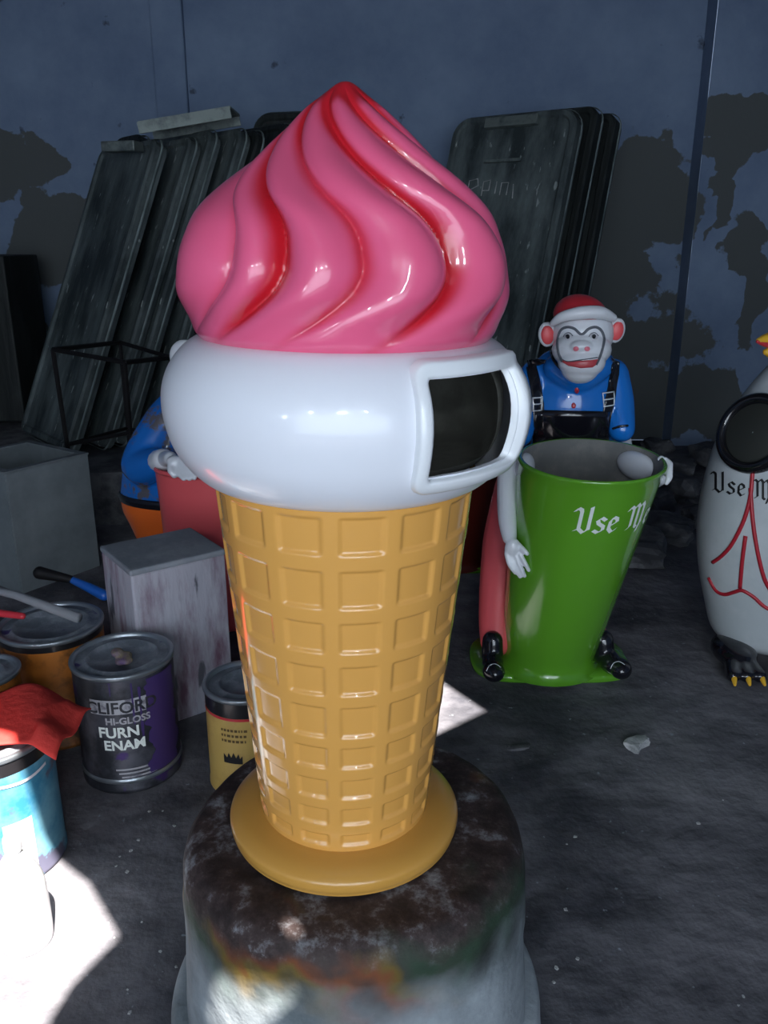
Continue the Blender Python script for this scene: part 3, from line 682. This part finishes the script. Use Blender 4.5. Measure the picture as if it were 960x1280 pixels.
# ------------------------------------------------------------------ moulds leaning on the wall
def mould(c0, wdir, udir, w, h, t, mat, label, rad=.12, strip=False, grp=None):
    """c0: bottom corner nearest the camera; wdir away along the width; udir up the slope"""
    wv = Vector(wdir).normalized(); uv = Vector(udir); uv = (uv-wv*uv.dot(wv)).normalized(); nv = wv.cross(uv).normalized()
    if nv.y > 0: nv = -nv
    root = thing('leaning_mould', label, 'mould', c0, grp)
    root.matrix_world = Matrix.Translation(c0) @ Matrix((wv, nv, uv)).transposed().to_4x4() if Matrix((wv, nv, uv)).determinant() > 0 else Matrix.Translation(c0) @ Matrix((-wv, nv, uv)).transposed().to_4x4()
    sgn = 1 if Matrix((wv, nv, uv)).determinant() > 0 else -1
    def outline(i):
        P = []
        for (cx, cz, st) in ((w-rad, h-rad, 0), (rad, h-rad, 1), (rad*.8, rad*.8, 2), (w-rad*.8, rad*.8, 3)):
            rr = rad if st < 2 else rad*.8
            for k in range(7):
                a = (st+k/6)*pi/2; P.append(((cx+(rr-i)*cos(a))*sgn, cz+(rr-i)*sin(a)))
        return P
    g = G(); n = 28
    rows = [[(x, y, z) for x, z in outline(i)] for i, y in ((.0, -t), (.0, -.012), (.01, 0), (.035, .0), (.045, -.012), (.06, -.014))]
    g.grid(rows, True, True); o = g.make('mould_shell', mat, root, False); 
    g = G(); g.grid([[(x, y, z) for x, z in outline(i)] for i, y in ((-.012, -t*.45), (-.016, -t*.5), (-.016, -t*.6), (-.012, -t*.64))]); g.make('edge_lip', m_paneledge, root)
    if strip:
        g = G(); g.box((w*.50*sgn, .008, h-.055), (w*.42, .035, .055)); bevel(g.make('top_bracket', m_strip, root, False), .004)
        g = G(); g.box((w*.52*sgn, .004, h-.27), (w*.30, .010, .016)); g.make('cross_strip', m_strip, root, False)
    return root, sgn
S = .88
c0 = Vector((-1.885*S, 4.83*S, .30)); wd = (-.655, .756, 0); ud = (.565, .47, 1.73)
bk_ = Vector((.756, .655, 0))
L1, _ = mould(c0, wd, ud, .70, 1.68, .075, m_panel, 'front slate-grey scratched mould of the left stack, its pale edge facing the room', .07, False)
names = ['second mould of the left stack, narrow pale strip beside the front one', 'third mould of the left stack, greenish edge showing', 'fourth mould of the left stack, dark with a thin pale edge', 'fifth mould of the left stack, nearly black', 'rearmost dark mould of the left stack, rounded corner by the swirl']
for k in range(5):
    q = c0+bk_*(.115+.105*k+(.03, 0, .03, .0, .02)[k])+Vector((.045+.04*k, -.035*k, 0.012*(k % 2)))
    mould(q, wd, ud, .66-.02*k, (1.70, 1.73, 1.76, 1.74, 1.80)[k], .07, m_panel if k < 3 else m_panel2, names[k], .07+.01*k)
mould(c0+Vector((-.26, .62, -.01)), wd, ud, .45, 1.80, .10, m_panel2, 'black rounded mould leaning left of the grey stack', .14)
# ledge under the left stack
g = G(); n = 14; rows = []
for j in range(7):
    rows.append([(-2.95+2.35*i/n, 3.95+(YW-3.98)*j/6+(.05*noise.noise(Vector((i*.7, 0, 3))) if j == 0 else 0), (0 if j == -1 else .27+.012*noise.noise(Vector((i*.5, j*.5, 0))))) for i in range(n+1)])
rows.insert(0, [(p[0], p[1]+.0, 0) for p in rows[0]]); g.grid(rows, False); g.add([rows[k][-1] for k in range(len(rows))]+[(rows[0][-1][0], YW-.03, 0)], [tuple(range(len(rows)+1))])
tag(g.make('rubble_ledge', m_stone, None, False), 'low dark rubble ledge under the left stack of moulds', 'ledge')
# channel lying on top of the stack, bracket on the first mould
a = atY(182, 158, 4.78); b = atY(294, 139, 4.86); g = G(); dv = (b-a); L_ = dv.length; rot = Matrix((dv.normalized(), Vector((0, 1, 0)), dv.normalized().cross(Vector((0, 1, 0))))).transposed()
g.box((a+b)/2, (L_, .30, .012), rot); g.box((a+b)/2+Vector((0, -.145, -.025)), (L_, .012, .055), rot); g.box((a+b)/2+Vector((0, .145, -.025)), (L_, .012, .055), rot)
tag(g.make('metal_channel', m_strip, None, False), 'pale metal channel lying across the tops of the left moulds', 'channel')
a = atY(131, 181, 4.70); g = G(); g.box(a+Vector((.09, 0, -.01)), (.19, .10, .05), Matrix.Rotation(-.25, 3, 'Z')); tag(bevel(g.make('bracket', m_strip, None, False), .006), 'small pale bracket on top of the front left mould', 'bracket')
# black cabinet at far left
g = G(); p = atZ(0, 560, .27); g.box((-2.48, 5.25, .30+.48), (.62, .5, .96)); tag(bevel(g.make('dark_cabinet', m_panel2, None, False), .01), 'black box cabinet at the far left against the wall', 'cabinet')
# right moulds
RA, sg = mould(Vector((.66, 4.45, .03)), (-.65, .50, 0), (.47, .45, 2.0), .80, 2.10, .09, m_panel, 'big dark mould with pale bracket and scratched writing, right of the swirl', .11, True)
mould(Vector((.80, 4.59, .03)), (-.65, .50, 0), (.47, .42, 2.0), .78, 2.12, .11, m_panel2, 'black mould directly behind the bracketed one, its side edge showing', .07)
mould(Vector((.96, 4.72, .03)), (-.65, .50, 0), (.44, .38, 2.0), .74, 2.08, .10, m_panel2, 'rearmost black mould of the right group, mostly hidden', .07)
mould(Vector((-.32, 4.95, .03)), (-.72, .20, 0), (.40, .30, 1.9), .60, 2.08, .08, m_panel2, 'black mould whose rounded corner shows just right of the swirl tip', .10)
# scratched marks on the big mould (upside down scrawl)
g = G()
for s in ([(0, 0), (0, .11), (.05, .12), (.06, .08), (.02, .06)], [(.09, .02), (.09, .10), (.13, .11), (.13, .05), (.09, .05)], [(.17, .03), (.17, .10)], [(.20, .02), (.20, .09), (.24, .09), (.24, .02)], [(.28, .0), (.27, .08)]):
    g.tube([(sg*(.62-x*1.1) if sg > 0 else -(.18+x*1.1), -.0125, 1.62+y) for x, y in s], .0032, 5)
g.make('scratched_scrawl', m_chip, RA)

# ------------------------------------------------------------------ iron frame stand
st_ = thing('iron_frame_stand', 'open square stand of thin dark iron bars before the left moulds', 'stand')
q = [atY(66, 437, 3.75), atY(156, 453, 3.55), atY(214, 447, 3.95), atY(150, 428, 4.15)]
zt = sum(p.z for p in q)/4
for i in range(4): g = G(); g.tube([q[i], q[(i+1) % 4]], .011, 6); g.make('top_rail', m_iron, st_, False)
ft_ = [atY(84, 556, 3.75), atY(163, 541, 3.6), atY(205, 548, 3.98), atY(160, 535, 4.15)]
for i in range(4):
    b = ft_[i].copy(); dd_ = (b-q[i]); e = q[i]+dd_*((q[i].z-(0 if i < 2 else .29))/(q[i].z-b.z)) ; g = G(); g.tube([q[i], e], .011, 6); g.make('leg', m_iron, st_, False)
for i in range(4): g = G(); g.tube([ft_[i], ft_[(i+1) % 4]], .009, 6); g.make('lower_rail', m_iron, st_, False)

# ------------------------------------------------------------------ boxes on the left
A = atZ(163, 714, .5); Bc = atZ(281, 687, .5); ex = (Bc-A); ex.z = 0; lx = ex.length; ex.normalize(); ey = Vector((-ex.y, ex.x, 0))
R3 = Matrix((ex, ey, Vector((0, 0, 1)))).transposed().to_4x4()
pb = thing('plaster_block', 'square grey plaster block with reddish paint drips behind the tins', 'block', (A.x, A.y, 0)); pb.rotation_euler = R3.to_euler()
ly = .24
g = G(); n = 10; rows = []
def blkrow(z, i): return [(i, i, z), (lx-i, i, z), (lx-i, ly-i, z), (i, ly-i, z)]
g.grid([blkrow(z, 0) for z in (0, .1, .2, .3, .4, .485)], True, True); bevel(g.make('block_body', m_boxside, pb, False), .006)
g = G(); g.box((lx/2, ly/2, .4925), (lx+.006, ly+.006, .018)); bevel(g.make('block_top', m_boxtop, pb, False), .006)
A2 = atZ(28, 742, 0); B2 = atZ(124, 707, 0); ex = (B2-A2).normalized(); ey = Vector((-ex.y, ex.x, 0)); lx = (B2-A2).length
sb = thing('sheet_metal_box', 'open-topped grey sheet metal box at the left behind the tins', 'box', (A2.x, A2.y, 0)); sb.rotation_euler = Matrix((ex, ey, Vector((0, 0, 1)))).transposed().to_euler()
ly, hz, tk = .40, .5, .008
for (c, dm, nm) in (((lx/2, 0, hz/2), (lx, tk, hz), 'side_sheet'), ((lx/2, ly, hz/2), (lx, tk, hz), 'side_sheet'), ((0, ly/2, hz/2), (tk, ly, hz), 'side_sheet'), ((lx, ly/2, hz/2), (tk, ly, hz), 'side_sheet'), ((lx/2, ly/2, .02), (lx, ly, tk), 'bottom_sheet')):
    g = G(); g.box(c, dm); g.make(nm, m_sheet, sb, False)
for (c, dm) in (((lx/2, .012, hz), (lx+.012, .032, .008)), ((lx/2, ly-.012, hz), (lx+.012, .032, .008)), ((.012, ly/2, hz), (.032, ly, .0076)), ((lx-.012, ly/2, hz), (.032, ly, .0076))):
    g = G(); g.box(c, dm); g.make('folded_rim', m_sheet, sb, False)

# ------------------------------------------------------------------ tins
def tin(loc, r, h, body, lid, label, band=None, bandh=.05, name='paint_tin', cat='paint tin', handle=False):
    t = thing(name, label, cat, loc)
    z1 = h-bandh if band else h-.012
    g = G(); g.lathe([(r-.004, 0), (r, .004), (r, .012), (r-.002, .016), (r-.002, z1)], 72); g.f.append(tuple(range(71, -1, -1))); g.make('tin_body', body, t)
    if band: g = G(); g.lathe([(r-.002, z1), (r-.0018, h-.01)], 72); g.make('tin_band', band, t)
    g = G(); g.lathe(profile([(r-.002, h-.014), (r+.002, h-.010), (r+.003, h-.004), (r+.001, h), (r-.006, h+.001), (r-.010, h-.003), (r-.012, h-.008)], 3), 72); g.make('rim', m_steel, t)
    g = G(); g.lathe([(r-.012, h-.008), (r-.03, h-.009), (r-.036, h-.004), (r-.042, h-.004), (r-.048, h-.013), (.01, h-.014)], 72); g.f.append(tuple(range(len(g.v)-72, len(g.v)))); g.make('lid', lid, t)
    return t
t1 = tin((-.675, 1.945, 0), .128, .335, m_tin, m_tinlid, 'dark enamel tin with worn white lettering and purple smears', None)
def facing(loc): return math.atan2(-loc[0], loc[1])     # angle on the tin that points at the camera
f1 = facing((-.675, 1.945))*1.0
def cw(r, a, z): return cyl_wrap(0, 0, r, a, z)
g = G(); 
def label_patch(parent, r, a0, a1, z0, z1, mat, name='label_patch', off=.0008, n=24, wav=0.):
    g = G(); g.grid([[((r+off)*sin(a0+(a1-a0)*k/n), -(r+off)*cos(a0+(a1-a0)*k/n), z+wav*sin((a0+(a1-a0)*k/n)*5)) for k in range(n+1)] for z in (z0, (z0+z1)/2, z1)], False); return g.make(name, mat, parent)
label_patch(t1, .1275, f1-.75, f1+.55, .232, .272, m_letter, 'pale_name_band')
font_wrap('CLIFORD', .044, cw(.1285, f1-.12, .236), 'lettering', m_tin, t1, .001)
font_wrap('HI-GLOSS', .026, cw(.128, f1-.02, .205), 'lettering', m_letter, t1, .0008)
font_wrap('FURN', .040, cw(.128, f1-.22, .168), 'lettering', m_letterw, t1, .0012)
font_wrap('ENAM', .038, cw(.128, f1-.13, .132), 'lettering', m_letterw, t1, .0012)
for k in range(3): label_patch(t1, .1265, f1-.35+.05*k, f1+.45, .070-.011*k, .075-.011*k, m_letter, 'small_print_line')
g = G(); g.lathe([(.1268, .030), (.1300, .034), (.1300, .040), (.1268, .044)], 72); g.make('lower_bead', m_steel, t1)
g = G(); g.grid([[(.1291*sin(a), -.1291*cos(a), z) for a in [f1+.36+.22*noise.noise(Vector((z*22, 1, 0)))+.10*noise.noise(Vector((z*70, 2, 0)))+(1.15-.4)*k/12 for k in range(13)]] for z in [.05+.265*q/40 for q in range(41)]], False); g.make('purple_drip', m_purple, t1)
for a0, z0, z1, w in ((.10, .20, .315, .05), (.24, .14, .30, .07), (-.30, .285, .32, .03)): g = G(); g.grid([[(.1290*sin(a), -.1290*cos(a), z0+(z1-z0)*q/12) for a in [f1+a0+w*(k/4-.5)*(.5+.8*abs(noise.noise(Vector((q*.4, a0*9, 0))))) for k in range(5)]] for q in range(13)], False); g.make('purple_run', m_purple, t1)
g = G()
for k in range(5): g.ball((.01+random.uniform(-.02, .03), -.01+random.uniform(-.03, .03), .330+.004*k), (.016, .018, .010), 12)
fuse(g, 'paint_crust', m_gunk, t1, .004, 2)
l2 = (-.935, 2.145, 0); t2 = tin(l2, .140, .33, m_tinor, m_tinlid, 'squat orange tin under the stirring stick, grey smeared lid', m_darkrim, .03)
l3 = (-1.005, 1.875, 0); t3 = tin(l3, .088, .325, m_tinor, m_tinlid, 'smaller grey-lidded tin cut by the left edge of the photo', None)
l4 = (-.868, 1.600, 0); t4 = tin(l4, .130, .325, m_tinblue, m_tinlid, 'cyan and white label tin under the red cloth', m_darkrim, .045)
f4 = facing(l4)
label_patch(t4, .1285, f4-1.2, f4-.25, .02, .24, m_palelabel, 'pale_panel'); label_patch(t4, .1285, f4-1.2, f4-.42, .10, .17, m_purple, 'purple_label_panel', .0016)
label_patch(t4, .1285, f4-.02, f4+.46, .012, .165, m_palelabel, 'pale_panel')  # pale label area, also painting in the tin's sunlit lower front
label_patch(t4, .1285, f4-1.2, f4+.9, .255, .262, m_palelabel, 'label_line', .0016, wav=.004)
g = G(); g.tube([((.1300)*sin(f4-.18+.10*cos(a)), -.1300*cos(f4-.18+.10*cos(a)), .295+.011*sin(a)) for a in [2*pi*k/24 for k in range(25)]], .0015, 6); g.make('oval_badge', m_palelabel, t4)
l5 = (-.352, 1.90, 0); t5 = tin(l5, .106, .285, m_tingold, m_tinlid, 'ochre label tin with dark lid half hidden by the waffle cone', m_darkrim, .052)
f5 = facing(l5); label_patch(t5, .1045, -pi, pi, .226, .233, m_red, 'red_label_stripe', .0006, 72)
random.seed(3)
for k in range(3):
    a = f5-.68
    while a < f5-.08: w = random.uniform(.03, .09); label_patch(t5, .1045, a, a+w, .196-.015*k, .203-.015*k, m_letterb, 'faint_print', .0008, 3); a += w+.03
g = G()   # small crown badge
cr = [(-.026, 0), (-.030, .020), (-.018, .010), (-.012, .024), (-.004, .011), (.004, .026), (.012, .011), (.020, .024), (.024, .010), (.032, .018), (.028, 0)]
wv = cw(.1045, f5-.42, .112); g.add([wv(x*.8, y) for x, y in cr]+[wv(x*.8, -.006) for x, _ in cr], [(i, i+1, len(cr)+i+1, len(cr)+i) for i in range(len(cr)-1)]); g.make('crown_badge', m_letterd, t5, False)

# red cloth over the cyan tin
ctrl = [atY(-90, 840, 1.66), atY(104, 885, 1.5)]
n, m = 46, 26; rows = []
for i in range(n+1):
    u = i/n; row = []
    for j in range(m+1):
        v = j/m; x = -1.12+.44*u; y = 1.50+.22*v+.03*u
        z = .338+.014*noise.noise(Vector((x*9, y*5, 1)))+.010*sin(x*24+y*16)+.010
        d_ = sqrt((x+.868)**2+(y-1.6)**2)
        if d_ > .14: z -= (d_-.14)*(.45 if x > -.868 else .12)
        if x > -.74: x2 = -.74+(x+.74)*.85; z -= (x+.74)*.25*(1-v); z += .012*sin(v*9)
        else: x2 = x
        row.append((x2, y+.012*sin(u*11), max(z, .332 if d_ < .135 else .24)))
    rows.append(row)
g = G(); g.grid(rows, False); rg = g.make('red_cloth', m_rag); tag(solid(rg, .004), 'crumpled coral red cloth draped over the cyan tin', 'cloth')
# tools on the orange tin
g = G(); g.tube([atY(-30, 732, 2.16), atY(20, 744, 2.14), atY(99, 773, 2.06)], [.010, .012, .014], 10); o = tag(g.make('stirring_stick', m_stick), 'grey paint-coated stick lying over the orange tin lid', 'stick')
bt2 = thing('paint_brush', 'blue-handled brush lying behind the orange tin', 'brush')
g = G(); g.capsule([atY(88, 724, 2.34), atY(108, 733, 2.33), atY(130, 744, 2.31)], [.010, .014, .017], 12); g.make('handle', m_bluetool, bt2)
g = G(); g.capsule([atY(50, 716, 2.36), atY(88, 724, 2.34)], [.02, .012], 12); g.make('bristles', m_iron, bt2)
g = G(); g.capsule([atY(-20, 764, 2.12), atY(28, 770, 2.09)], [.012, .009], 10); tag(g.make('brush_handle', m_red), 'short dark red handle on the orange tin lid', 'brush')
# bottle in the sunlight
bo = thing('plastic_bottle', 'small pale bottle with a narrow neck standing in the sunlit patch', 'bottle', (-.722, 1.352, 0))
g = G(); g.lathe(profile([(.03, .003), (.045, .003), (.05, .012), (.050, .11), (.046, .15), (.030, .19), (.015, .213), (.013, .222)], 4), 40); g.make('bottle_body', m_bottle, bo)
g = G(); g.lathe([(.016, .218), (.017, .222), (.017, .245), (.015, .25), (.001, .25)], 32); g.make('cap', m_buckle, bo)

# ------------------------------------------------------------------ rubble and chips
def stone(c, s, mat, name, label, cat, grp=None, seed=0):
    bm = bmesh.new(); bmesh.ops.create_icosphere(bm, subdivisions=3, radius=1)
    for v in bm.verts:
        p = v.co.copy(); k = 1+.45*noise.noise(p*1.1+Vector((seed*3.1, seed, 0)))+.15*noise.noise(p*3+Vector((seed, 0, 0)))
        p = Vector([max(-.72, min(.72, q)) for q in p])*k*1.2; v.co = Vector((p.x*s[0], p.y*s[1], max(-s[2]*.8, p.z*s[2])))
    me = bpy.data.meshes.new(name); bm.to_mesh(me); bm.free(); me.materials.append(mat); o = bpy.data.objects.new(name, me); C.objects.link(o); o.location = (c[0], c[1], c[2]+s[2]*.8); o.rotation_euler = (0, 0, seed*1.3); tag(o, label, cat, grp); return o
random.seed(5); k = 0; placed = []
for px, py, sx, lb in ((795, 700, .15, "wide flat rubble lump just right of the green bin, lowest of the heap"), (835, 676, .13, "rubble lump between the two bins, middle of the lowest row"), (868, 690, .11, "small rubble lump beside the white bird bin's waist"), (812, 640, .12, "rubble lump beside the word on the green bin"), (850, 625, .14, "large rubble lump in the middle of the heap between the bins"), (875, 655, .10, "small rubble lump low beside the white bird bin"), (800, 600, .10, "rubble lump just behind the hand on the green rim"), (840, 590, .13, "rubble lump right of the hand on the green rim"), (862, 600, .09, "small rubble lump at the bird bin's left side below its ring"), (880, 575, .12, "rubble lump at the wall foot left of the black ring"), (905, 590, .14, "rubble lump mostly behind the white bird bin"), (950, 600, .16, "largest rubble lump, hidden behind the white bird bin"), (820, 565, .10, "rubble lump farthest back against the wall right of the monkey")):
    c = atZ(px, py, 0)
    if any((Vector(c[:2])-q).length < .9*(sx+r) for q, r in placed): continue
    placed.append((Vector(c[:2]), sx)); k += 1
    stone(c, (sx, sx*.8, sx*random.uniform(.35, .6)), m_stone, 'rubble_stone', lb, 'stone', 'rubble along the right wall', k)
stone(atZ(795, 932, 0), (.038, .026, .012), m_chip, 'stone_chip', 'pale angular chip alone on the floor below the green bin', 'stone', None, 3)
stone(atZ(648, 935, 0), (.035, .014, .005), m_stone, 'floor_flake', 'thin grey flake on the floor right of the drum', 'stone', None, 5)
random.seed(9)
for i in range(26):
    px = random.choice([random.uniform(120, 235), random.uniform(680, 960)]); py = random.uniform(1000, 1270); c = atZ(px, py, 0)
    if (Vector(c[:2])-Vector(DC)).length < .36: continue
    s = random.uniform(.002, .005); stone(c, (s, s*.8, s*.4), m_chip, 'floor_crumb', 'tiny pale crumb scattered on the dark floor', 'crumb', 'pale crumbs on the floor', i)
